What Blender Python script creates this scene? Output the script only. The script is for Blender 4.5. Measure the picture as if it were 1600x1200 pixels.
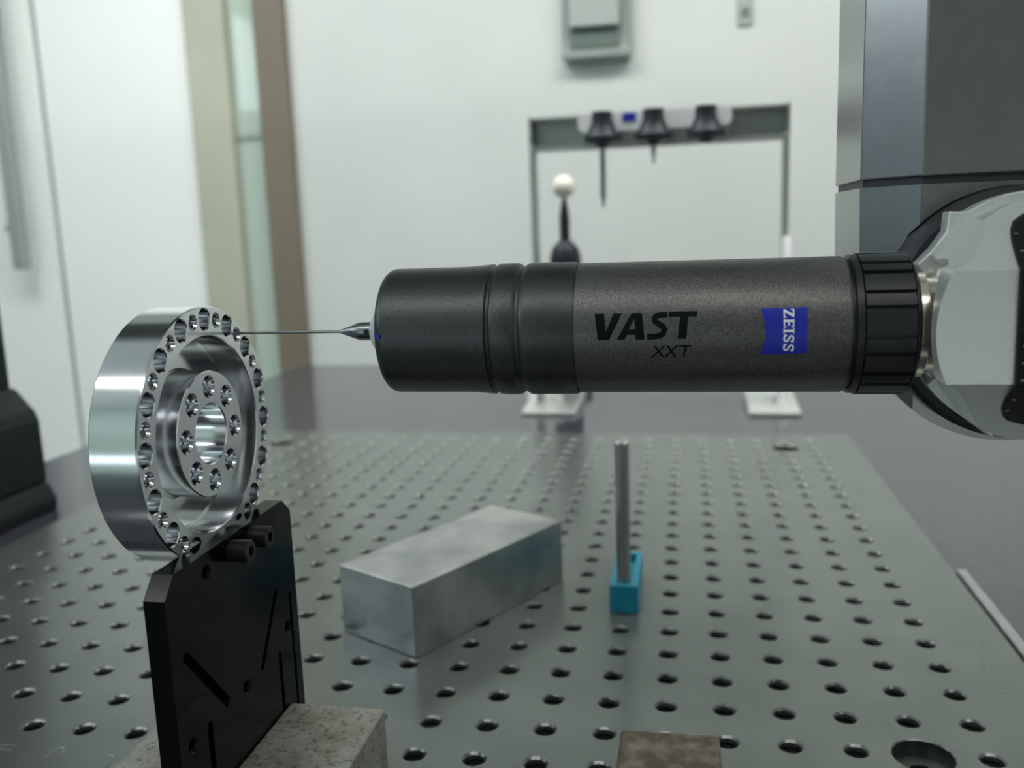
import bpy, bmesh, math, random
from mathutils import Vector, Matrix

# ------------------------------------------------------------------ scene reset
for o in list(bpy.data.objects):
    bpy.data.objects.remove(o, do_unlink=True)
scene = bpy.context.scene
col = scene.collection
U = 0.03            # one hole pitch of the fixture plate, in metres; all coordinates below are in pitches
random.seed(4)

# ------------------------------------------------------------------ camera
cam_d = bpy.data.cameras.new('camera')
cam = bpy.data.objects.new('camera', cam_d)
col.objects.link(cam)
RIGHT = Vector((0.98228171, 0.18410723, -0.03523094))
DOWN = Vector((-0.00304223, -0.17229917, -0.98524298))
FWD = Vector((-0.18738566, 0.96789334, -0.16868623))
m = Matrix.Identity(4)
for r in range(3):
    m[r][0] = RIGHT[r]; m[r][1] = -DOWN[r]; m[r][2] = -FWD[r]
m.translation = Vector((1.33908, -14.90642, 8.35444)) * U
cam.matrix_world = m
cam_d.sensor_fit = 'HORIZONTAL'
cam_d.sensor_width = 36.0
cam_d.lens = 1413.85 / 1600 * 36.0
cam_d.clip_start = 0.01
cam_d.clip_end = 50
cam_d.dof.use_dof = True
cam_d.dof.focus_distance = 11.2 * U
cam_d.dof.aperture_fstop = 9.6
scene.camera = cam

# ------------------------------------------------------------------ world and exposure
w = bpy.data.worlds.new('world')
scene.world = w
w.use_nodes = True
w.node_tree.nodes['Background'].inputs[0].default_value = (0.75, 0.85, 0.95, 1)
w.node_tree.nodes['Background'].inputs[1].default_value = 0.3
scene.view_settings.view_transform = 'Standard'
scene.view_settings.look = 'None'
scene.view_settings.exposure = 0.1
scene.view_settings.gamma = 1.0
scene.view_settings.use_curve_mapping = False
LAMP = 11.9          # radiance of the ceiling panels

# ------------------------------------------------------------------ materials
def mat(name, color, rough=0.5, metal=0.0, spec=0.5, coat=0.0, coat_rough=0.1, aniso=0.0):
    M = bpy.data.materials.new(name)
    M.use_nodes = True
    b = M.node_tree.nodes['Principled BSDF']
    b.inputs['Base Color'].default_value = (*color, 1)
    b.inputs['Roughness'].default_value = rough
    b.inputs['Metallic'].default_value = metal
    b.inputs['Specular IOR Level'].default_value = spec
    b.inputs['Coat Weight'].default_value = coat
    b.inputs['Coat Roughness'].default_value = coat_rough
    b.inputs['Anisotropic'].default_value = aniso
    return M

def N(M, kind, **kw):
    n = M.node_tree.nodes.new(kind)
    for k, v in kw.items():
        if k in n.inputs:
            n.inputs[k].default_value = v
        else:
            setattr(n, k, v)
    return n

def L(M, a, ao, b, bi):
    M.node_tree.links.new(a.outputs[ao], b.inputs[bi])

def bs(M):
    return M.node_tree.nodes['Principled BSDF']

def noise_color(M, c1, c2, scale=50.0, detail=4.0, lo=0.35, hi=0.65, stretch=(1, 1, 1), rough_rng=None):
    tc = N(M, 'ShaderNodeTexCoord')
    mp = N(M, 'ShaderNodeMapping')
    mp.inputs['Scale'].default_value = stretch
    L(M, tc, 'Object', mp, 'Vector')
    nz = N(M, 'ShaderNodeTexNoise', Scale=scale, Detail=detail)
    L(M, mp, 'Vector', nz, 'Vector')
    rp = N(M, 'ShaderNodeValToRGB')
    rp.color_ramp.elements[0].position = lo
    rp.color_ramp.elements[1].position = hi
    rp.color_ramp.elements[0].color = (*c1, 1)
    rp.color_ramp.elements[1].color = (*c2, 1)
    L(M, nz, 'Fac', rp, 'Fac')
    L(M, rp, 'Color', bs(M), 'Base Color')
    if rough_rng:
        mr = N(M, 'ShaderNodeMapRange')
        mr.inputs['To Min'].default_value = rough_rng[0]
        mr.inputs['To Max'].default_value = rough_rng[1]
        L(M, nz, 'Fac', mr, 'Value')
        L(M, mr, 'Result', bs(M), 'Roughness')
    return nz

def bump(M, scale, strength=0.1, dist=0.0005, stretch=(1, 1, 1), detail=3.0):
    tc = N(M, 'ShaderNodeTexCoord')
    mp = N(M, 'ShaderNodeMapping')
    mp.inputs['Scale'].default_value = stretch
    L(M, tc, 'Object', mp, 'Vector')
    nz = N(M, 'ShaderNodeTexNoise', Scale=scale, Detail=detail)
    L(M, mp, 'Vector', nz, 'Vector')
    bp = N(M, 'ShaderNodeBump', Strength=strength, Distance=dist)
    L(M, nz, 'Fac', bp, 'Height')
    L(M, bp, 'Normal', bs(M), 'Normal')

def emit(name, color, strength):
    M = mat(name, color)
    b = bs(M)
    b.inputs['Emission Color'].default_value = (*color, 1)
    b.inputs['Emission Strength'].default_value = strength
    return M

MT = {}
MT['wall'] = mat('wall_paint', (0.60, 0.645, 0.61), 0.55)
noise_color(MT['wall'], (0.575, 0.61, 0.585), (0.605, 0.64, 0.615), 3.0)
MT['door'] = mat('door_white', (0.86, 0.885, 0.86), 0.35)
noise_color(MT['door'], (0.85, 0.875, 0.85), (0.87, 0.89, 0.87), 2.0)
MT['green_wall'] = mat('pale_green_paint', (0.55, 0.68, 0.60), 0.5)
noise_color(MT['green_wall'], (0.53, 0.66, 0.58), (0.57, 0.70, 0.62), 2.0)
MT['blue_wall'] = mat('blue_grey_paint', (0.26, 0.36, 0.42), 0.5)  # blue tint painted in to give the column's chamfer its bluish light
noise_color(MT['blue_wall'], (0.17, 0.25, 0.31), (0.19, 0.27, 0.33), 2.0)
MT['ceiling'] = mat('ceiling_white', (0.8, 0.82, 0.8), 0.8)
noise_color(MT['ceiling'], (0.79, 0.81, 0.79), (0.81, 0.83, 0.81), 2.0)
MT['floor'] = mat('floor_vinyl', (0.38, 0.43, 0.40), 0.3)
noise_color(MT['floor'], (0.34, 0.40, 0.37), (0.42, 0.46, 0.43), 8.0)
MT['beige'] = mat('beige_frame', (0.44, 0.45, 0.36), 0.45)
noise_color(MT['beige'], (0.42, 0.43, 0.345), (0.46, 0.47, 0.375), 4.0)
MT['brown'] = mat('brown_frame', (0.18, 0.155, 0.115), 0.45)
noise_color(MT['brown'], (0.17, 0.147, 0.108), (0.19, 0.163, 0.122), 4.0)
MT['gap'] = mat('door_gap', (0.33, 0.37, 0.35), 0.6)
MT['handle'] = mat('handle_steel', (0.34, 0.37, 0.36), 0.4, 0.2)
MT['box_grey'] = mat('box_grey', (0.24, 0.28, 0.26), 0.5)
MT['box_light'] = mat('box_light', (0.35, 0.39, 0.37), 0.45)
MT['box_dark'] = mat('box_dark', (0.11, 0.15, 0.13), 0.5)

g = MT['granite'] = mat('granite', (0.16, 0.165, 0.18), 0.22, 0, 0.75)
noise_color(g, (0.022, 0.023, 0.031), (0.048, 0.05, 0.062), 160.0, 6.0, 0.38, 0.62)
bs(g).inputs['Roughness'].default_value = 0.13

p = MT['plate'] = mat('plate_anodised', (0.17, 0.19, 0.175), 0.255, 0.7, 0.5)
noise_color(p, (0.155, 0.175, 0.162), (0.18, 0.20, 0.187), 30.0, 5.0)
bump(p, 900.0, 0.03, 0.0002)
MT['thread'] = mat('cut_thread', (0.11, 0.12, 0.113), 0.33, 0.9)
MT['chamfer'] = mat('cut_chamfer', (0.17, 0.185, 0.175), 0.3, 0.9)
MT['plate_edge'] = mat('bright_aluminium', (0.62, 0.64, 0.64), 0.35, 0.9)
noise_color(MT['plate_edge'], (0.36, 0.375, 0.375), (0.42, 0.435, 0.435), 40.0)
MT['etch'] = mat('engraved_metal', (0.26, 0.28, 0.27), 0.3, 0.6)

al = MT['alu'] = mat('turned_aluminium', (0.76, 0.775, 0.80), 0.15, 1.0)
bump(al, 60.0, 0.04, 0.0003, (1.0, 0.06, 0.06))
af = MT['alu_in'] = mat('milled_aluminium', (0.80, 0.80, 0.82), 0.2, 1.0)
bk = MT['black'] = mat('black_anodised', (0.003, 0.0035, 0.004), 0.15, 0.0, 0.14)
noise_color(bk, (0.0025, 0.003, 0.0035), (0.004, 0.0045, 0.005), 60.0)
MT['screw'] = mat('black_oxide', (0.012, 0.012, 0.013), 0.4, 0.0, 0.4)
noise_color(MT['screw'], (0.008, 0.008, 0.009), (0.014, 0.014, 0.015), 200.0)
MT['hole_black'] = mat('hole_black', (0.004, 0.004, 0.004), 0.6)

st = MT['worn_steel'] = mat('worn_steel', (0.4, 0.4, 0.37), 0.42, 0.35, 0.5)
tc = N(st, 'ShaderNodeTexCoord')
n1 = N(st, 'ShaderNodeTexNoise', Scale=34.0, Detail=8.0, Roughness=0.65)
n2 = N(st, 'ShaderNodeTexNoise', Scale=420.0, Detail=4.0)
L(st, tc, 'Object', n1, 'Vector'); L(st, tc, 'Object', n2, 'Vector')
r1 = N(st, 'ShaderNodeValToRGB')
r1.color_ramp.elements[0].position = 0.34; r1.color_ramp.elements[0].color = (0.20, 0.165, 0.13, 1)
r1.color_ramp.elements[1].position = 0.56; r1.color_ramp.elements[1].color = (0.40, 0.40, 0.36, 1)
L(st, n1, 'Fac', r1, 'Fac')
r2 = N(st, 'ShaderNodeValToRGB')
r2.color_ramp.elements[0].position = 0.36; r2.color_ramp.elements[0].color = (0.35, 0.32, 0.28, 1)
r2.color_ramp.elements[1].position = 0.46; r2.color_ramp.elements[1].color = (1, 1, 1, 1)
L(st, n2, 'Fac', r2, 'Fac')
mx = N(st, 'ShaderNodeMixRGB', blend_type='MULTIPLY'); mx.inputs[0].default_value = 0.7
L(st, r1, 'Color', mx, 1); L(st, r2, 'Color', mx, 2)
L(st, mx, 'Color', bs(st), 'Base Color')
bump(st, 220.0, 0.25, 0.0004)

ru = MT['rust_steel'] = mat('rusty_steel', (0.2, 0.15, 0.11), 0.6, 0.2)
noise_color(ru, (0.115, 0.085, 0.062), (0.30, 0.255, 0.21), 120.0, 10.0, 0.42, 0.72)
bump(ru, 300.0, 0.3, 0.0004)

gs = MT['ground_steel'] = mat('ground_steel', (0.60, 0.61, 0.60), 0.24, 1.0)
noise_color(gs, (0.31, 0.325, 0.33), (0.50, 0.505, 0.49), 22.0, 6.0, 0.38, 0.62, (1, 1, 1), (0.3, 0.48))
MT['pin'] = mat('pin_steel', (0.36, 0.37, 0.37), 0.34, 0.9)
MT['blue_foam'] = mat('blue_plastic', (0.006, 0.17, 0.25), 0.45, 0.0, 0.35)
noise_color(MT['blue_foam'], (0.005, 0.16, 0.24), (0.007, 0.18, 0.26), 60.0)

pr_ = MT['probe'] = mat('probe_paint', (0.2, 0.2, 0.2), 0.44, 0.75, 0.4)
noise_color(pr_, (0.09, 0.091, 0.09), (0.19, 0.187, 0.178), 1500.0, 2.0, 0.3, 0.75)
bump(pr_, 1400.0, 0.12, 0.0002)
pf = MT['probe_front'] = mat('probe_front_paint', (0.15, 0.155, 0.16), 0.42, 0.85, 0.5)
noise_color(pf, (0.062, 0.066, 0.068), (0.096, 0.10, 0.102), 1500.0, 2.0, 0.3, 0.75)
bump(pf, 1400.0, 0.1, 0.0002)
MT['print_black'] = mat('print_black', (0.004, 0.005, 0.006), 0.5, 0.0, 0.1)
MT['print_blue'] = mat('print_blue', (0.008, 0.02, 0.36), 0.4)
MT['print_white'] = mat('print_white', (0.82, 0.84, 0.86), 0.4)
MT['ring_black'] = mat('ring_rubber', (0.012, 0.013, 0.017), 0.42, 0.0, 0.5)
noise_color(MT['ring_black'], (0.011, 0.012, 0.016), (0.014, 0.015, 0.019), 80.0)
MT['panel_black'] = mat('panel_black', (0.006, 0.007, 0.008), 0.45, 0.0, 0.25)
MT['neck'] = mat('neck_steel', (0.72, 0.67, 0.58), 0.22, 1.0)
sv = MT['silver'] = mat('silver_paint', (0.70, 0.73, 0.72), 0.32, 0.6, 0.5)
noise_color(sv, (0.70, 0.73, 0.72), (0.735, 0.765, 0.755), 900.0)
rm = MT['ram'] = mat('ram_grey', (0.3, 0.31, 0.3), 0.26, 0.85, 0.5)
noise_color(rm, (0.335, 0.345, 0.335), (0.365, 0.375, 0.365), 200.0)
MT['seam'] = mat('seam_dark', (0.02, 0.023, 0.026), 0.5)
MT['steel'] = mat('stylus_steel', (0.27, 0.28, 0.29), 0.3, 1.0)
MT['ruby'] = mat('ruby', (0.4, 0.02, 0.04), 0.1)
MT['white_metal'] = mat('white_disc', (0.72, 0.75, 0.74), 0.3, 0.3)
MT['rack_alu'] = mat('rack_aluminium', (0.42, 0.44, 0.42), 0.4, 0.8)
MT['rack_light'] = mat('rack_light', (0.70, 0.72, 0.69), 0.3, 0.8)
MT['white_plastic'] = mat('white_plastic', (0.85, 0.87, 0.88), 0.35)
MT['dark_plastic'] = mat('dark_plastic', (0.018, 0.024, 0.034), 0.45, 0.0, 0.25)
noise_color(MT['dark_plastic'], (0.010, 0.014, 0.020), (0.014, 0.018, 0.026), 60.0)
MT['ceramic'] = mat('ceramic', (0.80, 0.75, 0.66), 0.25)
MT['pedestal'] = mat('pedestal_dark', (0.016, 0.022, 0.026), 0.45, 0.0, 0.2)
noise_color(MT['pedestal'], (0.009, 0.013, 0.015), (0.012, 0.016, 0.018), 20.0)
MT['machine_grey'] = mat('machine_grey', (0.10, 0.11, 0.115), 0.4)
MT['lamp'] = emit('lamp_diffuser', (1.0, 1.0, 0.97), LAMP)
MT['daylight'] = emit('daylight_pane', (0.84, 0.92, 1.0), 4.2)  # glow of the added fill window
MT['daylight_low'] = emit('daylight_low', (0.80, 0.92, 1.0), 1.6)  # glow of the added strip window, mirrored in the ring
MT['lamp_frame'] = mat('lamp_frame', (0.7, 0.7, 0.7), 0.5)
gl = bpy.data.materials.new('window_glass'); gl.use_nodes = True
nt = gl.node_tree; nt.nodes.clear()
df = nt.nodes.new('ShaderNodeBsdfDiffuse'); df.inputs[0].default_value = (0.60, 0.70, 0.63, 1)
m0 = nt.nodes.new('ShaderNodeMixShader'); m0.inputs[0].default_value = 0.72
tr = nt.nodes.new('ShaderNodeBsdfTransparent'); tr.inputs[0].default_value = (0.80, 0.93, 0.86, 1)
gg = nt.nodes.new('ShaderNodeBsdfGlossy'); gg.inputs['Roughness'].default_value = 0.03
ms = nt.nodes.new('ShaderNodeMixShader'); ms.inputs[0].default_value = 0.05
out = nt.nodes.new('ShaderNodeOutputMaterial')
nt.links.new(tr.outputs[0], m0.inputs[1]); nt.links.new(df.outputs[0], m0.inputs[2]); nt.links.new(m0.outputs[0], ms.inputs[1]); nt.links.new(gg.outputs[0], ms.inputs[2]); nt.links.new(ms.outputs[0], out.inputs[0])
MT['glass'] = gl

# ------------------------------------------------------------------ mesh helpers (pitch units)
class G:
    """collects vertices and faces"""
    def __init__(s): s.v = []; s.f = []
    def add(s, v, f):
        k = len(s.v); s.v += [tuple(x) for x in v]; s.f += [tuple(i + k for i in q) for q in f]; return s
    def bm(s):
        b = bmesh.new()
        vs = [b.verts.new(c) for c in s.v]
        for q in s.f:
            try: b.faces.new([vs[i] for i in q])
            except ValueError: pass
        bmesh.ops.recalc_face_normals(b, faces=b.faces)
        return b

def box(x0, x1, y0, y1, z0, z1):
    g = G()
    g.add([(x0,y0,z0),(x1,y0,z0),(x1,y1,z0),(x0,y1,z0),(x0,y0,z1),(x1,y0,z1),(x1,y1,z1),(x0,y1,z1)],
          [(0,3,2,1),(4,5,6,7),(0,1,5,4),(1,2,6,5),(2,3,7,6),(3,0,4,7)])
    return g

AX = {'X': lambda a, r, c, s: (a, r*c, r*s), 'Y': lambda a, r, c, s: (r*s, a, r*c), 'Z': lambda a, r, c, s: (r*c, r*s, a)}
def lathe(profile, axis='Z', seg=48, center=(0,0,0), closed=False):
    """profile: list of (along, radius); ends with radius 0 are capped to a point; closed joins last to first"""
    g = G(); f = AX[axis]; rows = []
    for a, r in profile:
        if r <= 1e-9:
            rows.append([len(g.v)]); g.v.append(tuple(Vector(f(a, 0, 1, 0)) + Vector(center)))
        else:
            row = []
            for i in range(seg):
                t = 2*math.pi*i/seg
                row.append(len(g.v)); g.v.append(tuple(Vector(f(a, r, math.cos(t), math.sin(t))) + Vector(center)))
            rows.append(row)
    pairs = list(zip(rows, rows[1:])) + ([(rows[-1], rows[0])] if closed else [])
    for A, B in pairs:
        for i in range(seg):
            j = (i+1) % seg
            if len(A) == 1 and len(B) == 1: continue
            if len(A) == 1: g.f.append((A[0], B[i], B[j]))
            elif len(B) == 1: g.f.append((A[i], B[0], A[j]))
            else: g.f.append((A[i], B[i], B[j], A[j]))
    return g

def prism(poly, axis, a0, a1):
    """poly: 2D points; axis X -> (y,z), Y -> (x,z), Z -> (x,y)"""
    def p3(q, a):
        return (a, q[0], q[1]) if axis == 'X' else (q[0], a, q[1]) if axis == 'Y' else (q[0], q[1], a)
    n = len(poly); g = G()
    g.add([p3(q, a0) for q in poly] + [p3(q, a1) for q in poly],
          [tuple(range(n))[::-1], tuple(range(n, 2*n))] + [(i, (i+1) % n, n+(i+1) % n, n+i) for i in range(n)])
    return g

def tube(p0, p1, r0, r1=None, seg=20):
    r1 = r0 if r1 is None else r1
    p0, p1 = Vector(p0), Vector(p1); d = (p1-p0).normalized()
    a = d.orthogonal().normalized(); b = d.cross(a); g = G()
    g.add([p0 + a*r0*math.cos(2*math.pi*i/seg) + b*r0*math.sin(2*math.pi*i/seg) for i in range(seg)] +
          [p1 + a*r1*math.cos(2*math.pi*i/seg) + b*r1*math.sin(2*math.pi*i/seg) for i in range(seg)],
          [tuple(range(seg))[::-1], tuple(range(seg, 2*seg))] + [(i, (i+1) % seg, seg+(i+1) % seg, seg+i) for i in range(seg)])
    return g

def arc(cx, cy, r, a0, a1, n):
    return [(cx + r*math.cos(math.radians(a0+(a1-a0)*i/n)), cy + r*math.sin(math.radians(a0+(a1-a0)*i/n))) for i in range(n+1)]

def to_bm(x):
    return x.bm() if isinstance(x, G) else x

ORIGIN = {}
def finish(name, bm, material, parent=None, origin=None, angle=32, bevel=0.0, bseg=2):
    bm = to_bm(bm)
    if bevel:
        es = [e for e in bm.edges if len(e.link_faces) == 2 and e.calc_face_angle(0) > math.radians(25)]
        bmesh.ops.bevel(bm, geom=es, offset=bevel, segments=bseg, profile=0.5, affect='EDGES', clamp_overlap=True)
    bm.normal_update()
    lim = math.radians(10 if bevel else angle)
    for f in bm.faces: f.smooth = True
    for e in bm.edges:
        if len(e.link_faces) == 2 and e.calc_face_angle(0) > lim: e.smooth = False
    if parent is not None:
        org = ORIGIN[parent.name]
    else:
        org = Vector(origin if origin is not None else (0, 0, 0))
    for v in bm.verts: v.co = (v.co - org) * U
    me = bpy.data.meshes.new(name)
    bm.to_mesh(me); bm.free()
    for q in (material if isinstance(material, (list, tuple)) else [material]):
        me.materials.append(MT[q])
    o = bpy.data.objects.new(name, me)
    col.objects.link(o)
    if parent is not None: o.parent = parent
    else: o.location = org * U
    ORIGIN[o.name] = org
    return o

def thing(name, origin, label, cat, group=None):
    o = bpy.data.objects.new(name, None)
    o.empty_display_size = 0.01
    col.objects.link(o)
    o.location = Vector(origin) * U
    ORIGIN[o.name] = Vector(origin)
    return tag(o, label, cat, group)

def tag(o, label, cat, group=None):
    o['label'] = label; o['category'] = cat
    if group: o['group'] = group
    return o

def struct(o, label=None):
    o['kind'] = 'structure'
    if label: o['label'] = label
    return o

def boolean(base, cutters, op='DIFFERENCE'):
    """exact boolean of a mesh with a list of closed meshes, returned as a bmesh"""
    def tmp(x):
        b = to_bm(x); me = bpy.data.meshes.new('tmp'); b.to_mesh(me); b.free()
        o = bpy.data.objects.new('tmp', me); col.objects.link(o); return o
    a = tmp(base); cs = [tmp(c) for c in cutters]
    for c in cs:
        md = a.modifiers.new('b', 'BOOLEAN'); md.operation = op; md.solver = 'EXACT'; md.object = c
    bpy.context.view_layer.update()
    dg = bpy.context.evaluated_depsgraph_get()
    me = bpy.data.meshes.new_from_object(a.evaluated_get(dg))
    b = bmesh.new(); b.from_mesh(me)
    bmesh.ops.remove_doubles(b, verts=b.verts, dist=1e-5)
    for o in [a] + cs:
        d = o.data; bpy.data.objects.remove(o, do_unlink=True); bpy.data.meshes.remove(d)
    bpy.data.meshes.remove(me)
    return b

# ================================================================== THE ROOM
FZ, CZ = -28.0, 62.0            # floor and ceiling heights
WX0, WX1, WY0, WY1 = -95.0, 70.0, -90.0, 64.0
ZG = -0.5                        # top of the granite table
struct(finish('floor', box(WX0-3, WX1+3, WY0-3, WY1+16, FZ-2, FZ), 'floor'))
struct(finish('ceiling', box(WX0-3, WX1+3, WY0-3, WY1+16, CZ, CZ+2), 'ceiling'))
rw = G()
for a in [(WY0, -70, FZ, CZ), (6, WY1, FZ, CZ), (-70, 6, FZ, 37), (-70, 6, 57, CZ)]:
    b_ = box(WX0-2, WX0, a[0], a[1], a[2], a[3]); rw.add(b_.v, b_.f)
struct(finish('wall_left', rw, 'blue_wall'))
wn = struct(finish('window_3', box(WX0-1.6, WX0-1.4, -70, 6, 37, 57), 'daylight'), 'high window in the left wall')  # unseen glowing pane added as bluish fill light
fr = G()
for y in (-70, -45, -20, 5.2):
    b_ = box(WX0-1.4, WX0+0.2, y, y+0.8, 37, 57); fr.add(b_.v, b_.f)
finish('window_frame', fr, 'lamp_frame', wn)
struct(finish('wall_right', box(WX1, WX1+2, WY0, WY1, FZ, CZ), 'wall'))
struct(finish('wall_back', box(-33.0, WX1+2, WY1, WY1+3, FZ, CZ), 'wall'))
struct(finish('wall_back_door_side', box(WX0-2, -76.0, WY1, WY1+3, FZ, CZ), 'wall'))
struct(finish('wall_behind_window', box(WX0-2, -20, WY1+12, WY1+14, FZ, CZ), 'green_wall'))

# rear wall; unseen glowing strip window added for a bright band in the ring
rw = G()
for a in [(WX0-2, WX1+2, FZ, -14), (WX0-2, WX1+2, -4, CZ), (WX0-2, -85, -14, -4), (-20, WX1+2, -14, -4)]:
    b_ = box(a[0], a[1], WY0-2, WY0, a[2], a[3]); rw.add(b_.v, b_.f)
struct(finish('wall_rear', rw, 'green_wall'))
wn = struct(finish('window_2', box(-85, -20, WY0-1.6, WY0-1.2, -14, -4), 'daylight_low'), 'low strip window in the rear wall')
fr = G()
for x in (-85, -63.5, -42, -20.6):
    b_ = box(x, x+0.6, WY0-1.2, WY0+0.3, -14, -4); fr.add(b_.v, b_.f)
finish('window_frame', fr, 'lamp_frame', wn)

# left part of the far wall: door leaf, door panel, window strip between two posts
d1 = struct(finish('door_1', box(-76.0, -58.35, WY1, WY1+1.2, FZ+0.3, CZ), 'door', bevel=0.08), 'white door leaf with a long bar handle')
hd = finish('handle_bar', box(-61.3, -60.0, WY1-2.6, WY1-1.6, 6.2, 42.0), 'handle', d1, bevel=0.2)
finish('handle_post', tube((-60.7, WY1-1.8, 10.2), (-63.4, WY1+0.1, 10.2), 0.35), 'handle', d1)
finish('handle_post', tube((-60.7, WY1-1.8, 38.0), (-63.4, WY1+0.1, 38.0), 0.35), 'handle', d1)
struct(finish('trim_1', box(-58.35, -57.75, WY1+0.5, WY1+1.2, FZ, CZ), 'gap'), 'grey gap between the door and its side panel')
struct(finish('door_2', box(-57.75, -42.6, WY1, WY1+1.2, FZ+0.3, CZ), 'door', bevel=0.08), 'plain white panel beside the door')
struct(finish('trim_2', box(-42.6, -38.7, WY1-0.6, WY1+1.6, FZ, CZ), 'beige', bevel=0.06), 'beige door post')
w1 = struct(finish('window_1', box(-35.8, -33.0, WY1-0.9, WY1+1.6, FZ, CZ), 'brown', bevel=0.08), 'brown post of the glazed strip')
finish('pane', box(-38.7, -35.8, WY1+0.3, WY1+0.5, FZ, CZ), 'glass', w1)
finish('glazing_bar', box(-38.7, -35.8, WY1+0.1, WY1+0.7, 17.3, 17.9), 'box_light', w1)

# ceiling panels (the light of the room)
def ceiling_light(x, y, sx, sy, label):
    t = thing('ceiling_light', (x, y, CZ), label, 'lamp', 'ceiling light panels')
    finish('diffuser', box(x-sx/2, x+sx/2, y-sy/2, y+sy/2, CZ-0.25, CZ-0.15), 'lamp', t)
    f = G()
    for a in [(x-sx/2-.6, x+sx/2+.6, y-sy/2-.6, y-sy/2), (x-sx/2-.6, x+sx/2+.6, y+sy/2, y+sy/2+.6),
              (x-sx/2-.6, x-sx/2, y-sy/2, y+sy/2), (x+sx/2, x+sx/2+.6, y-sy/2, y+sy/2)]:
        b_ = box(*a, CZ-0.4, CZ); f.add(b_.v, b_.f)
    finish('frame', f, 'lamp_frame', t)
ceiling_light(-36, 21, 52, 20, 'ceiling light panel above the white door')
ceiling_light(26, 21, 52, 20, 'ceiling light panel above the stylus rack')
ceiling_light(-28, -42, 50, 6, 'narrow ceiling light panel over the low strip window')
ceiling_light(32, -42, 50, 6, 'narrow ceiling light panel over the white drawer unit')
ceiling_light(-48, WY1+7, 40, 6, 'ceiling light panel in the passage behind the glazed strip')  # lamp added to brighten the view through the glass
# unseen cabinet and drawers added to shape reflections in column and head
t = thing('storage_cabinet', (24, -82, 1.5), 'tall dark grey wall cabinet above the white drawer unit', 'cabinet')
finish('carcass', box(-14, 62, -89.9, -75, 1.5, 46), 'machine_grey', t, bevel=0.2)
for k in range(4):
    dr = finish('door', box(-13.6+18.9*k, 4.9+18.9*k, -75, -74.4, 2, 45.5), 'machine_grey', t, bevel=0.1)
    finish('handle', box(3.6+18.9*k, 4.2+18.9*k, -74.4, -73.8, 9, 16), 'handle', dr)
t = thing('drawer_unit', (24, -82, FZ), 'long white drawer unit against the rear wall', 'cabinet')  # white fronts added as a bright reflector for the silver head
finish('carcass', box(-14, 62, -89.9, -72, FZ, 1), 'door', t, bevel=0.2)
for k in range(4):
    for q in range(3):
        dr = finish('drawer', box(-13.6+18.9*k, 4.9+18.9*k, -72, -71.5, FZ+1.5+9*q, FZ+10.2+9*q), 'door', t, bevel=0.1)
        finish('handle', box(-7.5+18.9*k, -1.2+18.9*k, -71.5, -70.9, FZ+8+9*q, FZ+8.6+9*q), 'handle', dr)

# bridge beam of the measuring machine, above the frame
t = thing('machine_bridge', (-8, 4, 30), 'dark grey bridge beam of the measuring machine above the plate', 'machine beam')
finish('beam', box(-52, 34, 0.6, 12, 30, 40), 'machine_grey', t, bevel=0.3)
for x in (-48, 30):
    finish('upright', box(x-3.5, x+3.5, 1.5, 7.5, FZ, 30), 'machine_grey', t, bevel=0.3)

# grey box on the wall
t = thing('wall_box', (-5.67, WY1, 21.9), 'grey plastic box mounted high on the white wall', 'wall box')
body = prism([(WY1, 21.9), (WY1-1.6, 21.9), (WY1-1.6, 22.5), (WY1-1.1, 22.7), (WY1-1.1, 31.0), (WY1, 31.0)], 'X', -8.45, -2.88)
finish('body', body, 'box_grey', t, bevel=0.12)
finish('cover', box(-7.8, -3.75, WY1-1.9, WY1-1.0, 24.3, 30.4), 'box_light', t, bevel=0.15)
finish('slot', box(-7.75, -3.8, WY1-1.3, WY1-1.05, 22.75, 24.25), 'box_dark', t, bevel=0.05)
t = thing('wall_hook', (6.2, WY1, 23.8), 'small pale grey fitting on the wall right of the grey box', 'wall fitting')  # thin pale plate with a short tube on it
finish('backplate', box(5.6, 6.8, WY1-0.25, WY1, 23.8, 29.0), 'box_light', t, bevel=0.1)
finish('hook', tube((6.2, WY1-0.2, 24.6), (6.2, WY1-0.9, 25.2), 0.2), 'box_light', t)

# ================================================================== GRANITE TABLE
t = thing('granite_table', (0, 12, ZG-6), 'grey granite measuring table under the drilled plate', 'table')
finish('slab', box(-25, 26, -22, 43.9, ZG-6, ZG), 'granite', t, bevel=0.15)
for x in (-18, 19):
    for y in (-15, 37):
        finish('leg', box(x-3, x+3, y-3, y+3, FZ, ZG-6), 'machine_grey', t, bevel=0.3)

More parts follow.
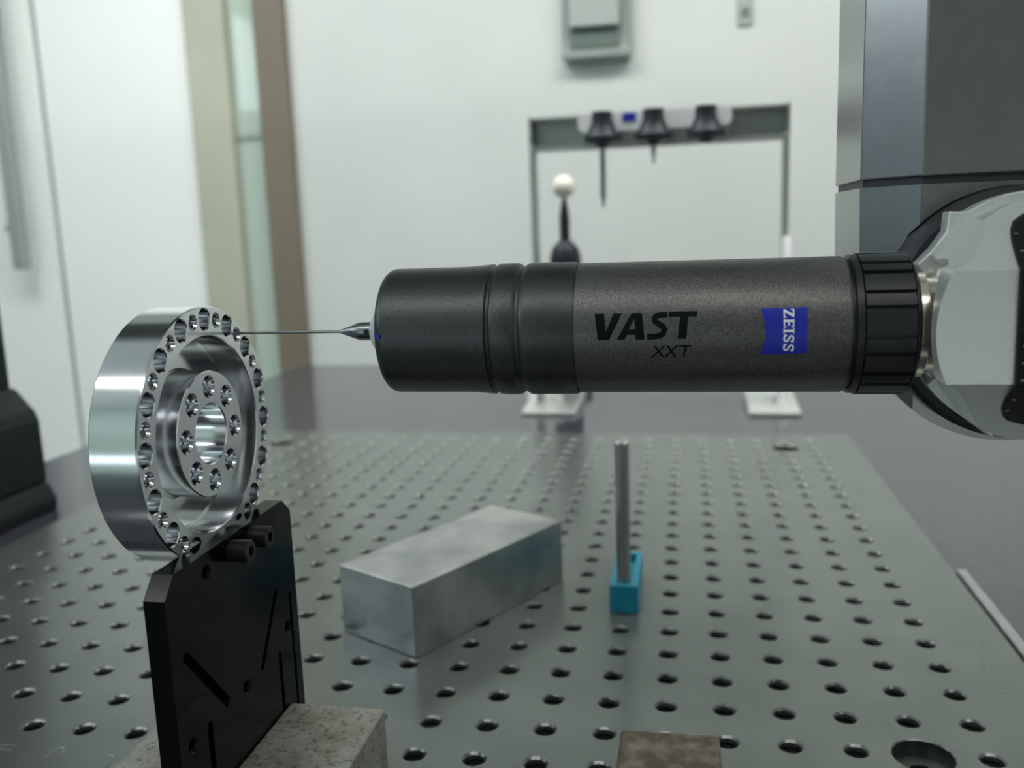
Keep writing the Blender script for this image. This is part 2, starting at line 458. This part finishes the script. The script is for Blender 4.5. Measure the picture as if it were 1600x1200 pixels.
# ================================================================== DRILLED PLATE
def drilled_plate():
    X0, X1, Y0, Y1 = -17.65, 7.62, -3.62, 21.3
    top, bot = 0.0, ZG + 0.002
    g = G()
    cols = range(-16, 7); rows = range(-2, 21)
    bores = {(5, -1), (5, 19), (-15, 19), (-15, -1)}
    SEG = 16
    # the square outline of a cell, sampled in the same order as the circle
    def square(i):
        t = 2*math.pi*i/SEG; c, s = math.cos(t), math.sin(t); k = 0.5/max(abs(c), abs(s)); return c*k, s*k
    grid = {}
    def gv(x, y):
        k = (round(x, 4), round(y, 4))
        if k not in grid: grid[k] = len(g.v); g.v.append((x, y, top))
        return grid[k]
    for j in cols:
        for i in rows:
            if (j, i) in bores:
                prof = [(0.485, top), (0.465, -0.02), (0.46, -0.30), (0.22, -0.30), (0.22, bot)]
            else:
                prof = [(0.205, top), (0.172, -0.035)]
                n = 9
                for k in range(n):
                    z = -0.045 - 0.44*k/(n-1)
                    prof.append((0.158 if k % 2 else 0.174, z))
            ring = [gv(j + square(q)[0], i + square(q)[1]) for q in range(SEG)]
            for r, z in prof:
                new = []
                for q in range(SEG):
                    a = 2*math.pi*q/SEG; new.append(len(g.v)); g.v.append((j + r*math.cos(a), i + r*math.sin(a), z))
                for q in range(SEG):
                    g.f.append((ring[q], ring[(q+1) % SEG], new[(q+1) % SEG], new[q]))
                ring = new
    # margins and sides
    xa, xb, ya, yb = -16.5, 6.5, -2.5, 20.5
    e = 0.04
    def q4(x0, x1, y0, y1):
        k = len(g.v); g.v.extend([(x0, y0, top), (x1, y0, top), (x1, y1, top), (x0, y1, top)]); g.f.append((k, k+1, k+2, k+3))
    q4(X0+e, xa, Y0+e, Y1-e); q4(xb, X1-e, Y0+e, Y1-e); q4(xa, xb, Y0+e, ya); q4(xa, xb, yb, Y1-e)
    k = len(g.v)
    for z, d in ((top, e), (top-e, 0), (bot, 0)):
        g.v.extend([(X0+d, Y0+d, z), (X1-d, Y0+d, z), (X1-d, Y1-d, z), (X0+d, Y1-d, z)])
    for a in (0, 4):
        for q in range(4):
            g.f.append((k+a+q, k+a+(q+1) % 4, k+a+4+(q+1) % 4, k+a+4+q))
    bm = bmesh.new()
    vs = [bm.verts.new(c) for c in g.v]
    for q in g.f: bm.faces.new([vs[i] for i in q])
    bm.normal_update()
    for f in bm.faces:
        if abs(f.normal.z) > 0.99 and f.normal.z < 0: f.normal_flip()
        if abs(f.normal.z) < 0.95 and X0+0.5 < f.calc_center_median().x < X1-0.5 and Y0+0.5 < f.calc_center_median().y < Y1-0.5: f.material_index = 2 if f.calc_center_median().z > -0.03 else 1
    return bm
t = thing('fixture_plate', (-5, 9, ZG), 'grey anodised fixture plate drilled with rows of threaded holes', 'fixture plate')
finish('drilled_plate', drilled_plate(), ['plate', 'thread', 'chamfer'], t, angle=20)
# engraved marks beside the last row and column of holes
for x, y, a in [(-10, -2.72, 0), (-9, -2.78, 1), (-8, -2.88, 2), (6.92, 1.13, 0), (7.0, 3.15, 2), (6.85, 2.1, 1), (6.95, 0.2, 1)]:
    g = G()
    if a == 0:
        for k in range(2):
            b_ = box(x-0.16, x+0.16, y-0.05+0.12*k, y-0.02+0.12*k, 0.0, 0.004); g.add(b_.v, b_.f)
    else:
        pts = [(x+0.11*math.cos(q*math.pi/8), y+0.2*math.sin(q*math.pi/8)) for q in range(17 if a == 2 else 11)]
        for (xa, ya), (xb, yb) in zip(pts, pts[1:]):
            b_ = tube((xa, ya, 0.001), (xb, yb, 0.001), 0.009, seg=6); g.add(b_.v, b_.f)
    finish('engraved_mark', g, 'etch', t)
tag(finish('edge_rail', box(7.64, 7.86, -6.5, 7.0, ZG, 0.06), 'plate_edge', origin=(7.75, 0, ZG), bevel=0.03),
    'bright narrow metal rail along the right edge of the drilled plate', 'rail')

# ================================================================== MACHINE PEDESTAL, far left
t = thing('machine_pedestal', (-22.2, 9, ZG), 'dark stepped machine foot on the granite at the left edge', 'machine foot')
finish('column', box(-24.4, -20.78, 5.0, 11.3, 3.6, 7.5), 'pedestal', t, bevel=0.15)
finish('column_cap', prism([(-24.4, 7.5), (-20.8, 7.5), (-22.2, 12.5), (-24.4, 12.5)], 'Y', 5.0, 11.3), 'pedestal', t, bevel=0.1)
finish('shoulder', prism([(-24.8, 0.45), (-19.94, 0.45), (-19.96, 2.6), (-20.1, 2.95), (-20.75, 3.7), (-24.8, 3.7)], 'Y', 4.6, 11.45), 'pedestal', t, bevel=0.12)
finish('foot', prism([(-24.9, ZG), (-19.72, ZG), (-19.7, -0.1), (-19.95, 0.45), (-24.9, 0.45)], 'Y', 4.4, 11.5), 'pedestal', t, bevel=0.1)

# ================================================================== STYLUS RACK on the granite behind
RY = 29.0
t = thing('stylus_rack', (0.1, RY, ZG), 'metal stylus change rack standing on the granite behind the plate', 'rack')
finish('leg', box(-5.85, -5.6, RY-0.5, RY+0.5, ZG+0.3, 12.2), 'rack_alu', t, bevel=0.04)
finish('leg', box(5.75, 6.0, RY-0.5, RY+0.5, ZG+0.3, 12.2), 'rack_alu', t, bevel=0.04)
# top beam: a channel open to the front
ch = prism([(RY+0.7, 11.95), (RY-0.4, 11.95), (RY-0.4, 12.1), (RY+0.5, 12.1), (RY+0.5, 13.3), (RY-0.4, 13.3), (RY-0.4, 13.47), (RY+0.7, 13.47)], 'X', -5.72, 5.9)
finish('beam', ch, 'rack_alu', t, bevel=0.03)
finish('end_plate', box(-5.85, -5.72, RY-0.45, RY+0.7, 11.9, 13.5), 'rack_alu', t)
finish('end_plate', box(5.9, 6.02, RY-0.45, RY+0.7, 11.9, 13.5), 'rack_alu', t)
for x0, x1, xs in ((-6.35, -3.75, -4.9), (4.25, 6.55, 5.3)):
    ft = finish('foot', prism([(27.0, ZG), (32.0, ZG), (32.0, ZG+0.7), (27.8, ZG+0.32), (27.0, ZG+0.2)], 'X', x0, x1), 'rack_light', t, bevel=0.06)
    finish('screw', lathe([(ZG+0.3, 0), (ZG+0.3, 0.3), (ZG+0.62, 0.3), (ZG+0.68, 0.22), (ZG+0.68, 0)], 'Z', 20, (xs, 28.9, 0)), 'white_metal', ft)
finish('leg_sleeve', lathe([(ZG+0.3, 0), (ZG+0.3, 0.2), (7.4, 0.2), (7.6, 0.12), (7.6, 0)], 'Z', 20, (5.9, RY-0.75, 0)), 'white_plastic', t)
finish('leg_sleeve', lathe([(ZG+0.3, 0), (ZG+0.3, 0.2), (4.8, 0.2), (5.0, 0.12), (5.0, 0)], 'Z', 20, (-6.05, RY-0.75, 0)), 'white_plastic', t)
def pill(x0, x1, z0, z1, y0, y1):
    r = 0.3; q = []
    for cx, cz, a in ((x1-r, z1-r, 0), (x0+r, z1-r, 90), (x0+r, z0+r, 180), (x1-r, z0+r, 270)):
        q += arc(cx, cz, min(r, (z1-z0)/2-.01), a, a+90, 5)
    return prism(q, 'Y', y0, y1)
for i, (x0, x1) in enumerate([(-3.45, -2.75), (-1.95, -0.35), (0.3, 1.95), (2.6, 3.45)]):
    hp = finish('holder_plate', pill(x0, x1, 12.62, 13.45, RY-1.0, RY-0.4), 'white_plastic', t)
    finish('holder_bracket', box((x0+x1)/2-0.35, (x0+x1)/2+0.35, RY-0.7, RY-0.3, 12.0, 12.7), 'rack_alu', hp)
    if i == 1:
        finish('sticker', box(-1.4, -0.8, RY-1.03, RY-0.98, 13.0, 13.38), 'print_blue', hp)
def module(x, ln, rod, label):
    m_ = thing('stylus_module', (x, RY-1.65, 11.8), label, 'stylus module', 'stylus modules in the rack')
    finish('body', lathe([(13.4, 0), (13.4, 0.46), (12.95, 0.48), (12.55, 0.66), (12.3, 0.84), (12.1, 0.84), (12.0, 0.55), (12.0, 0)], 'Z', 28, (x, RY-1.65, 0)), 'dark_plastic', m_)
    finish('collar', lathe([(12.0, 0), (12.0, 0.3), (11.85, 0.22), (11.85, 0)], 'Z', 20, (x, RY-1.65, 0)), 'dark_plastic', m_)
    if ln:
        finish('stylus', lathe([(11.85, 0), (11.85, rod), (ln+0.4, rod), (ln+0.35, rod*0.6), (ln, rod*0.6), (ln, 0)], 'Z', 14, (x, RY-1.65, 0)), 'steel', m_)
module(-2.28, 9.2, 0.13, 'dark stylus module with the longest stylus, hanging at the left of the rack')
module(0.0, 11.05, 0.11, 'dark stylus module with a short stylus in the middle of the rack')
module(2.3, None, 0, 'dark stylus module without a visible stylus at the right of the rack')

# ================================================================== CALIBRATION SPHERE behind the probe
SX, SY = -4.95, 34.0
t = thing('calibration_sphere', (SX, SY, ZG), 'cream ball on a black tapered stand in front of the white wall', 'reference sphere')
finish('base', lathe([(ZG, 0), (ZG, 1.3), (0.1, 1.3), (0.3, 0.8), (5.6, 0.8), (6.2, 0.86), (6.8, 0.84), (7.3, 0.68), (7.55, 0.42), (7.7, 0.28), (7.7, 0)], 'Z', 32, (SX, SY, 0)), 'dark_plastic', t, angle=60)
finish('stem', lathe([(7.6, 0.27), (8.1, 0.27), (8.8, 0.28), (9.3, 0.22), (9.9, 0.11), (10.15, 0.1), (10.15, 0)], 'Z', 24, (SX, SY, 0)), 'dark_plastic', t, angle=60)
finish('ball', lathe([(10.48 + 0.6*math.sin(math.radians(a)), max(0.6*math.cos(math.radians(a)), 0) if abs(a) < 90 else 0) for a in range(-90, 91, 10)], 'Z', 32, (SX, SY, 0)), 'ceramic', t, angle=60)

# ================================================================== STEEL BLOCK, PIN AND BLUE HOLDER on the plate
def rot_box(cx, cy, ang, l, w_, z0, z1):
    c, s = math.cos(math.radians(ang)), math.sin(math.radians(ang))
    q = [(0, 0), (l, 0), (l, w_), (0, w_)]
    return prism([(cx + a*c - b*s, cy + a*s + b*c) for a, b in q], 'Z', z0, z1)
tag(finish('steel_block', rot_box(-3.92, 1.22, 61.3, 4.95, 2.2, 0.0, 1.5), 'ground_steel', origin=(-3.7, 3.9, 0), bevel=0.025),
    'ground steel block lying at an angle on the drilled plate', 'metal block')
t = thing('blue_holder', (0.02, 4.9, 0), 'bright blue plastic block on the plate holding an upright pin', 'holder')
slot = box(-0.16, 0.2, 4.3, 5.85, 0.42, 0.8)
hb = boolean(box(-0.29, 0.33, 3.85, 6.0, 0.0, 0.6), [slot, lathe([(0.1, 0), (0.1, 0.165), (0.7, 0.165), (0.7, 0)], 'Z', 24, (0.0, 4.2, 0))])
finish('body', hb, 'blue_foam', t)
tag(finish('gauge_pin', lathe([(0.1, 0), (0.1, 0.155), (3.74, 0.155), (3.77, 0.12), (3.77, 0)], 'Z', 28, (0.0, 4.2, 0)), 'pin', origin=(0, 4.2, 0.1)),
    'thin steel pin standing upright in the blue holder', 'pin')

# ================================================================== CLAMP BLOCKS in the foreground
def clamp_block(x0, x1, y0, y1, z1, material, label, r=0.04):
    b = to_bm(box(x0, x1, y0, y1, ZG, z1))
    return tag(finish('clamp_block', b, material, origin=((x0+x1)/2, (y0+y1)/2, ZG), bevel=r, bseg=3), label, 'metal block', 'steel clamp blocks')
clamp_block(-4.245, -2.83, -7.4, -3.66, 1.75, 'worn_steel', 'worn pitted steel block against the right face of the black bracket')
clamp_block(-5.92, -4.515, -7.4, -3.7, 1.7, 'worn_steel', 'pitted steel block behind the left side of the black bracket')
clamp_block(0.48, 1.78, -6.4, -3.66, 1.7, 'rust_steel', 'rusty brown steel block at the bottom edge of the picture', 0.07)

# ================================================================== BLACK BRACKET
BX0, BX1 = -4.51, -4.25
t = thing('angle_bracket', (-4.38, -4.8, 0), 'black upright bracket plate carrying the aluminium ring', 'bracket')
outl = [(-6.45, 0.004), (-3.2, 0.004), (-3.2, 4.48), (-3.44, 4.70), (-6.24, 4.70), (-6.45, 4.47)]
bb = to_bm(prism(outl, 'X', BX0, BX1))
def slot_cut(a, b, wd, d=0.12):
    a, b = Vector(a), Vector(b); u = (b-a).normalized(); n = Vector((-u.y, u.x))*wd/2
    pts = []
    for k in range(9):
        q = math.pi/2 + math.pi*k/8; pts.append(a + u*(wd/2)*math.cos(q) + n*math.sin(q))
    for k in range(9):
        q = -math.pi/2 + math.pi*k/8; pts.append(b + u*(wd/2)*math.cos(q) + n*math.sin(q))
    return prism([(q.x, q.y) for q in pts], 'X', BX1-d, BX1+0.2)
cut = G()
def addc(g): cut.add(g.v, g.f)
cuts = []
cuts.append(slot_cut((-6.15, 3.68), (-5.36, 2.70), 0.13)); cuts.append(slot_cut((-3.84, 3.5), (-4.40, 2.66), 0.09))
cuts.append(slot_cut((-3.87, 2.6), (-3.87, 0.6), 0.09)); cuts.append(slot_cut((-5.8, 2.62), (-5.8, 0.6), 0.12)); cuts.append(slot_cut((-3.42, 3.3), (-3.42, 0.6), 0.07))
for y, z in ((-4.85, 2.63), (-6.18, 2.61), (-3.55, 2.86), (-5.56, 4.46)):
    cuts.append(lathe([(BX1-0.2, 0), (BX1-0.2, 0.075), (BX1-0.03, 0.075), (BX1, 0.1), (BX1+0.1, 0.1), (BX1+0.1, 0)], 'X', 18, (0, y, z)))
finish('plate', boolean(bb, cuts), 'black', t)
for y, z in ((-4.92, 4.5), (-4.38, 4.5)):
    head = lathe([(BX1, 0), (BX1, 0.143), (BX1+0.24, 0.143), (BX1+0.26, 0.125), (BX1+0.26, 0)], 'X', 32, (0, y, z))
    hexa = prism([(y+0.075*math.cos(math.radians(60*k+10)), z+0.075*math.sin(math.radians(60*k+10))) for k in range(6)], 'X', BX1+0.12, BX1+0.4)
    finish('socket_screw', boolean(head, [hexa]), 'screw', t)

# ================================================================== ALUMINIUM RING
RCX, RCY, RCZ = -4.512, -4.68, 5.952
F0, BK = RCX, RCX-0.60
t = thing('machined_ring', (RCX-0.3, RCY, RCZ-1.6), 'shiny turned aluminium ring with a double circle of holes on the bracket', 'machined part')
prof = [(F0-0.02, 1.6), (F0, 1.585), (F0, 1.237), (F0-0.015, 1.225), (F0-0.40, 1.225), (F0-0.43, 1.195), (F0-0.43, 0.83), (F0-0.40, 0.797), (F0-0.012, 0.797), (F0, 0.785),
        (F0, 0.392), (F0-0.015, 0.377), (BK, 0.377), (BK, 1.58), (BK+0.02, 1.6)]
ringb = lathe(prof, 'X', 128, (0, RCY, RCZ), closed=True)
cut = G()
for k in range(16):
    a = math.radians(87.0 + 22.5*k); y, z = RCY + 1.437*math.cos(a), RCZ + 1.437*math.sin(a)
    addc(lathe([(F0-0.7, 0), (F0-0.7, 0.135), (F0-0.014, 0.135), (F0, 0.148), (F0+0.1, 0.148), (F0+0.1, 0)], 'X', 24, (0, y, z)))
    a += math.radians(11.25); y, z = RCY + 1.437*math.cos(a), RCZ + 1.437*math.sin(a)
    pf_ = [(F0-0.7, 0), (F0-0.7, 0.082)] + [(F0-0.38+0.345*i/12, 0.087 if i % 2 else 0.076) for i in range(13)] + [(F0, 0.102), (F0+0.1, 0.102), (F0+0.1, 0)]
    addc(lathe(pf_, 'X', 18, (0, y, z)))
for k in range(8):
    a = math.radians(87.5 + 45*k); y, z = RCY + 0.595*math.cos(a), RCZ + 0.595*math.sin(a)
    pf_ = [(F0-0.7, 0), (F0-0.7, 0.128)] + [(F0-0.40+0.37*i/10, 0.134 if i % 2 else 0.126) for i in range(11)] + [(F0, 0.147), (F0+0.1, 0.147), (F0+0.1, 0)]
    addc(lathe(pf_, 'X', 22, (0, y, z)))
rb = boolean(ringb, [cut.bm()])
finish('body', rb, 'alu', t, angle=24)

# ================================================================== MACHINE RAM AND HEAD
PY, PZ = -3.9, 7.13                  # probe axis
t = thing('machine_ram', (5.2, -1.2, 8.8), 'tall dark grey square machine column hanging at the right edge', 'machine column')
X0, X1, Y0, Y1, C_ = 3.594, 6.806, -2.8, 0.41, 0.61
octo = [(X0+C_, Y0), (X1-C_, Y0), (X1, Y0+C_), (X1, Y1-C_), (X1-C_, Y1), (X0+C_, Y1), (X0, Y1-C_), (X0, Y0+C_)]
finish('column', prism(octo, 'Z', 8.82, 44.0), 'ram', t, bevel=0.02)
inner = [(5.2+(x-5.2)*0.975, -1.2+(y+1.2)*0.975) for x, y in octo]
finish('seam', prism(inner, 'Z', 8.68, 8.84), 'seam', t)
CXH, CZH = 5.27, 7.15
hprof = [(X0, 8.72)] + arc(CXH, CZH, 1.646, 180, 360, 40) + [(X1, 8.72)]
hous = boolean(prism(hprof, 'Y', Y0, Y1), [prism([(q[0]*1.0, q[1]) for q in octo], 'Z', 4.0, 8.72)], 'INTERSECT')
rec = lathe([(Y0-0.2, 0), (Y0-0.2, 1.52), (Y0+0.12, 1.52), (Y0+0.12, 0)], 'Y', 96, (CXH, 0, CZH))
hous = boolean(hous, [rec])
finish('head_housing', hous, 'ram', t)

t = thing('probe_head', (CXH, -3.6, CZH-1.5), 'silver rotating head with a black disc, joining probe and column', 'probe head')
finish('disc', lathe([(-2.70, 0), (-2.70, 1.5), (-3.30, 1.5), (-3.36, 1.44), (-3.36, 0)], 'Y', 96, (CXH, 0, CZH)), 'ring_black', t)
# shoulder plate behind the drum
sh = [(4.32, 8.38), (4.30, 8.15), (4.16, 7.95), (4.0, 7.78), (4.02, 7.68), (4.3, 7.5), (4.3, 6.75), (4.06, 6.55), (4.36, 6.32), (4.38, 6.12), (4.9, 5.72)] + \
     arc(CXH, CZH, 1.44, 256, 360, 16) + arc(CXH, CZH, 1.44, 0, 122, 18)
finish('shoulder', prism(sh, 'Y', -3.63, -3.34), 'silver', t, bevel=0.05, bseg=3)
# drum with flat front and sloping facets, scooped at the corners
drum = lathe([(-3.3, 0), (-3.3, 1.36), (-4.9, 1.36), (-4.9, 0)], 'Y', 128, (CXH, 0, CZH))
up = prism([(-5.0, 7.689), (-3.1, 9.23), (-3.1, 9.6), (-5.0, 9.6)], 'X', 3, 8)
lo = prism([(-5.0, 6.681), (-3.1, 4.95), (-3.1, 4.5), (-5.0, 4.5)], 'X', 3, 8)
pocket = lathe([(3.4, 0), (3.4, 0.80), (4.14, 0.80), (4.3, 0.66), (4.3, 0)], 'X', 48, (0, PY, PZ))
def scoop(poly):
    return prism(poly, 'Y', -5.2, -3.68)
su = scoop([(3.5, 7.79), (4.06, 7.78), (4.16, 7.81), (4.28, 7.90), (4.36, 8.0), (4.42, 8.08), (4.49, 8.20), (4.51, 8.30), (4.48, 8.42), (4.44, 8.6), (3.5, 8.8)])
sl = scoop([(3.5, 6.58), (4.08, 6.57), (4.20, 6.49), (4.32, 6.32), (4.44, 6.15), (4.54, 6.02), (4.57, 5.92), (4.54, 5.8), (4.5, 5.5), (3.5, 5.4)])
db = boolean(drum, [up, lo, pocket, su, sl])
finish('drum', db, 'silver', t)
neck = finish('neck', lathe([(3.8, 0), (3.8, 0.62), (3.96, 0.62), (3.99, 0.56), (4.12, 0.56), (4.15, 0.62), (4.28, 0.62), (4.28, 0)], 'X', 48, (0, PY, PZ)), 'neck', t)
# black index panel that wraps round the front of the drum
pan = [(4.67, 7.72), (4.675, 7.9), (4.69, 8.06), (4.72, 8.17), (4.77, 8.25), (4.9, 8.33), (5.1, 8.36), (5.6, 8.36), (5.75, 8.2), (5.82, 7.72), (5.82, 6.6), (5.75, 6.1), (5.4, 6.0),
       (5.0, 6.04), (4.8, 6.10), (4.74, 6.16), (4.69, 6.26), (4.675, 6.4), (4.68, 6.6)]
pb = boolean(prism(pan, 'Y', -4.96, -3.9), [prism([(-5.05, 7.708), (-3.1, 9.29), (-3.1, 9.6), (-5.05, 9.6)], 'X', 3, 8), prism([(-5.05, 6.667), (-3.1, 4.89), (-3.1, 4.4), (-5.05, 4.4)], 'X', 3, 8)])
panel = finish('index_panel', pb, 'panel_black', t, bevel=0.02)
for k in range(7):
    z = 6.64 + 0.178*k
    finish('index_tick', box(4.73, 4.765, -4.966, -4.955, z-0.006, z+0.006), 'box_light', panel)
for y, z in ((-4.75, 7.95), (-4.54, 8.12), (-4.757, 6.40), (-4.59, 6.25)):
    finish('index_tick', box(4.72, 4.755, y-0.006, y+0.006, z-0.006, z+0.006), 'box_light', panel)

# ================================================================== PROBE
RP = 0.785
t = thing('measuring_probe', (0.6, PY, PZ-RP), 'dark grey cylindrical measuring probe held level, with VAST lettering', 'measuring probe')
c = (0, PY, PZ)
nose = [(-2.33, 0), (-2.33, 0.62)] + [(-2.33 + 0.13*(1-math.sin(math.radians(a))), 0.65 + 0.13*math.cos(math.radians(a))) for a in range(90, -1, -15)] + \
       [(-1.30, 0.782), (-1.12, 0.79), (-1.0, 0.803), (-0.965, 0.803), (-0.945, 0.775), (-0.915, 0.77), (-0.895, 0.80), (-0.87, 0.812), (-0.66, 0.812), (-0.63, 0.80), (-0.60, 0.772),
        (-0.565, 0.772), (-0.545, 0.79), (-0.51, 0.809), (-0.48, 0.812), (0.05, 0.806), (0.075, 0.795), (0.075, 0)]
finish('front_body', lathe(nose, 'X', 96, c), 'probe_front', t, angle=40)
body = finish('rear_body', lathe([(0.06, 0), (0.06, 0.775), (0.085, 0.775), (0.095, 0.788), (3.10, 0.788), (3.13, 0.77), (3.13, 0)], 'X', 96, c), 'probe', t)
# ribbed coupling ring
rr = finish('coupling_ring', lathe([(3.12, 0), (3.12, 0.74), (3.17, 0.74), (3.18, 0.80), (3.25, 0.80), (3.27, 0.77), (3.78, 0.77), (3.79, 0.80), (3.80, 0.80), (3.85, 0.71), (3.85, 0)], 'X', 96, c), 'ring_black', t)
widths = [15, 8, 17, 10, 14, 9, 16, 8]
a = 0.0; k = 0
while a < 345:
    wd = widths[k % 8]; g = []
    pts = []
    for j in range(5):
        q = math.radians(a + wd*j/4); pts.append((PY + 0.815*math.cos(q), PZ + 0.815*math.sin(q)))
    for j in range(4, -1, -1):
        q = math.radians(a - 0.8 + (wd+1.6)*j/4); pts.append((PY + 0.755*math.cos(q), PZ + 0.755*math.sin(q)))
    finish('rib', prism(pts, 'X', 3.265, 3.775), 'ring_black', rr)
    a += wd + 4.4; k += 1

# stylus
finish('stylus_mount', lathe([(-2.3, 0), (-2.3, 0.30), (-2.46, 0.297), (-2.52, 0.25), (-2.57, 0.17), (-2.585, 0.13), (-2.585, 0)], 'X', 40, c), 'white_metal', t)
sty = finish('stylus_holder', lathe([(-2.5, 0), (-2.5, 0.118), (-2.74, 0.118), (-2.78, 0.108), (-3.0, 0.03), (-3.02, 0.022), (-3.02, 0)], 'X', 32, c), 'steel', t)
finish('cross_hole', lathe([(PY-0.121, 0), (PY-0.121, 0.035), (PY-0.1, 0.035), (PY-0.1, 0)], 'Y', 16, (-2.63, 0, PZ)), 'hole_black', sty)
finish('stylus_shaft', lathe([(-3.0, 0), (-3.0, 0.019), (-4.62, 0.017), (-4.62, 0)], 'X', 14, c), 'steel', t)
finish('stylus_ball', lathe([(-4.64 + 0.03*math.sin(math.radians(q)), 0.03*math.cos(math.radians(q)) if abs(q) < 90 else 0) for q in range(-90, 91, 15)], 'X', 16, c), 'ruby', t)

# print on the probe, wrapped round the cylinder
def wrap(polys, material, name, lift, label=None, parent=body):
    """polys: list of (outline, [holes]) in picture units of the label artwork; mapped to (X, angle)"""
    full = bmesh.new()
    for outline, holes in polys:
        b = bmesh.new(); es = []
        for loop in [outline] + holes:
            vs = [b.verts.new((x, y, 0)) for x, y in loop]
            for i in range(len(vs)): es.append(b.edges.new((vs[i], vs[(i+1) % len(vs)])))
        bmesh.ops.triangle_fill(b, use_beauty=True, use_dissolve=False, edges=es)
        ys = [v.co.y for v in b.verts]
        y = min(ys) + 8
        while y < max(ys):
            bmesh.ops.bisect_plane(b, geom=b.verts[:] + b.edges[:] + b.faces[:], plane_co=(0, y, 0), plane_no=(0, 1, 0))
            y += 8
        me = bpy.data.meshes.new('tmp'); b.to_mesh(me); b.free(); full.from_mesh(me); bpy.data.meshes.remove(me)
    for v in full.verts:
        X = 0.344 + (v.co.x - 109) * 0.001957
        th = math.radians(18.2 - (v.co.y - 400) * 0.1500)
        r = 0.788 + lift
        v.co = Vector((X, PY - r*math.cos(th), PZ + r*math.sin(th)))
    bmesh.ops.recalc_face_normals(full, faces=full.faces)
    o = finish(name, full, material, parent)
    if label: o['label'] = label
    return o
def stroke(pts, wd):
    """a polyline of constant width as one outline"""
    lft, rgt = [], []
    for i, p in enumerate(pts):
        a = Vector(pts[max(i-1, 0)]); b = Vector(pts[min(i+1, len(pts)-1)]); d = (b-a).normalized(); n = Vector((-d.y, d.x))*wd/2
        lft.append((p[0]+n.x, p[1]+n.y)); rgt.append((p[0]-n.x, p[1]-n.y))
    return (lft + rgt[::-1], [])
V_ = ([(105, 402), (160, 402), (171, 500), (214, 402), (264, 402), (188, 548), (123, 548)], [])
A_ = ([(231, 548), (318, 402), (345, 402), (334, 432), (305, 487), (279, 548)], [])
A2_ = ([(345, 402), (378, 402), (393, 548), (342, 548), (337, 487), (334, 432)], [])
A3_ = ([(302, 490), (339, 490), (341, 520), (288, 520)], [])
T_ = ([(530, 396), (692, 396), (686, 426), (640, 426), (627, 546), (578, 546), (592, 426), (526, 426)], [])
S_ = stroke([(522, 414), (490, 414), (462, 418), (448, 430), (450, 446), (470, 461), (494, 476), (505, 492), (500, 512), (482, 526), (450, 532), (406, 532)], 33)
wrap([V_, A_, A2_, A3_, S_, T_], 'print_black', 'lettering', 0.0015, 'large black VAST lettering')
xx = [stroke([(449, 582), (495, 650)], 11), stroke([(506, 582), (433, 650)], 9), stroke([(522, 582), (566, 650)], 11), stroke([(578, 582), (506, 650)], 9),
      stroke([(586, 586), (657, 586)], 9), stroke([(626, 586), (612, 649)], 11)]
wrap(xx, 'print_black', 'lettering', 0.0015, 'small black XXT lettering')
left = [(1038 + 26*math.sin(math.pi*min(1, q*1.0)), 388 + 252*q) for q in [i/12 for i in range(13)]]
bl = ([(1290, 384), (1290, 634)] + left[::-1], [])
emb = wrap([bl], 'print_blue', 'emblem', 0.0015, 'blue emblem with white letters')
def zl(y0, h, pts, wd):      # letter turned a quarter turn: u runs down, v runs to the right
    return stroke([(1161 + 58*v, y0 + h*u) for u, v in pts], wd)
ZW = []
y0 = 392; h = 50
ZW += [zl(y0, h, [(0.04, 0.93), (0.92, 0.93)], 8), zl(y0, h, [(0.80, 0.97), (0.16, 0.03)], 14), zl(y0, h, [(0.04, 0.07), (0.96, 0.07)], 8), zl(y0, h, [(0.08, 0.95), (0.08, 0.70)], 6), zl(y0, h, [(0.92, 0.05), (0.92, 0.30)], 6)]
y0 = 446; h = 46
ZW += [zl(y0, h, [(0.25, 0.0), (0.25, 1.0)], 13), zl(y0, h, [(0.02, 0.93), (0.95, 0.93)], 7), zl(y0, h, [(0.02, 0.07), (0.95, 0.07)], 7), zl(y0, h, [(0.3, 0.5), (0.7, 0.5)], 7), zl(y0, h, [(0.92, 0.97), (0.92, 0.72)], 6), zl(y0, h, [(0.92, 0.03), (0.92, 0.28)], 6), zl(y0, h, [(0.70, 0.38), (0.70, 0.62)], 6)]
y0 = 496; h = 28
ZW += [zl(y0, h, [(0.5, 0.0), (0.5, 1.0)], 13), zl(y0, h, [(0.02, 0.95), (0.98, 0.95)], 6), zl(y0, h, [(0.02, 0.05), (0.98, 0.05)], 6)]
for y0 in (528, 578):
    h = 46
    ZW += [zl(y0, h, [(0.86, 0.72), (0.76, 0.88), (0.48, 0.94), (0.22, 0.86), (0.18, 0.70), (0.35, 0.58), (0.65, 0.44), (0.82, 0.30), (0.78, 0.14), (0.52, 0.06), (0.26, 0.10), (0.12, 0.26)], 10),
           zl(y0, h, [(0.90, 0.98), (0.90, 0.68)], 5), zl(y0, h, [(0.08, 0.02), (0.08, 0.32)], 5)]
wrap(ZW, 'print_white', 'emblem_lettering', 0.003, 'white ZEISS letters turned sideways', emb)
# blue index dot on the nose
finish('index_dot', tube((-2.245, PY-0.772, PZ+0.02), (-2.25, PY-0.787, PZ+0.02), 0.032, seg=16), 'print_blue', t)
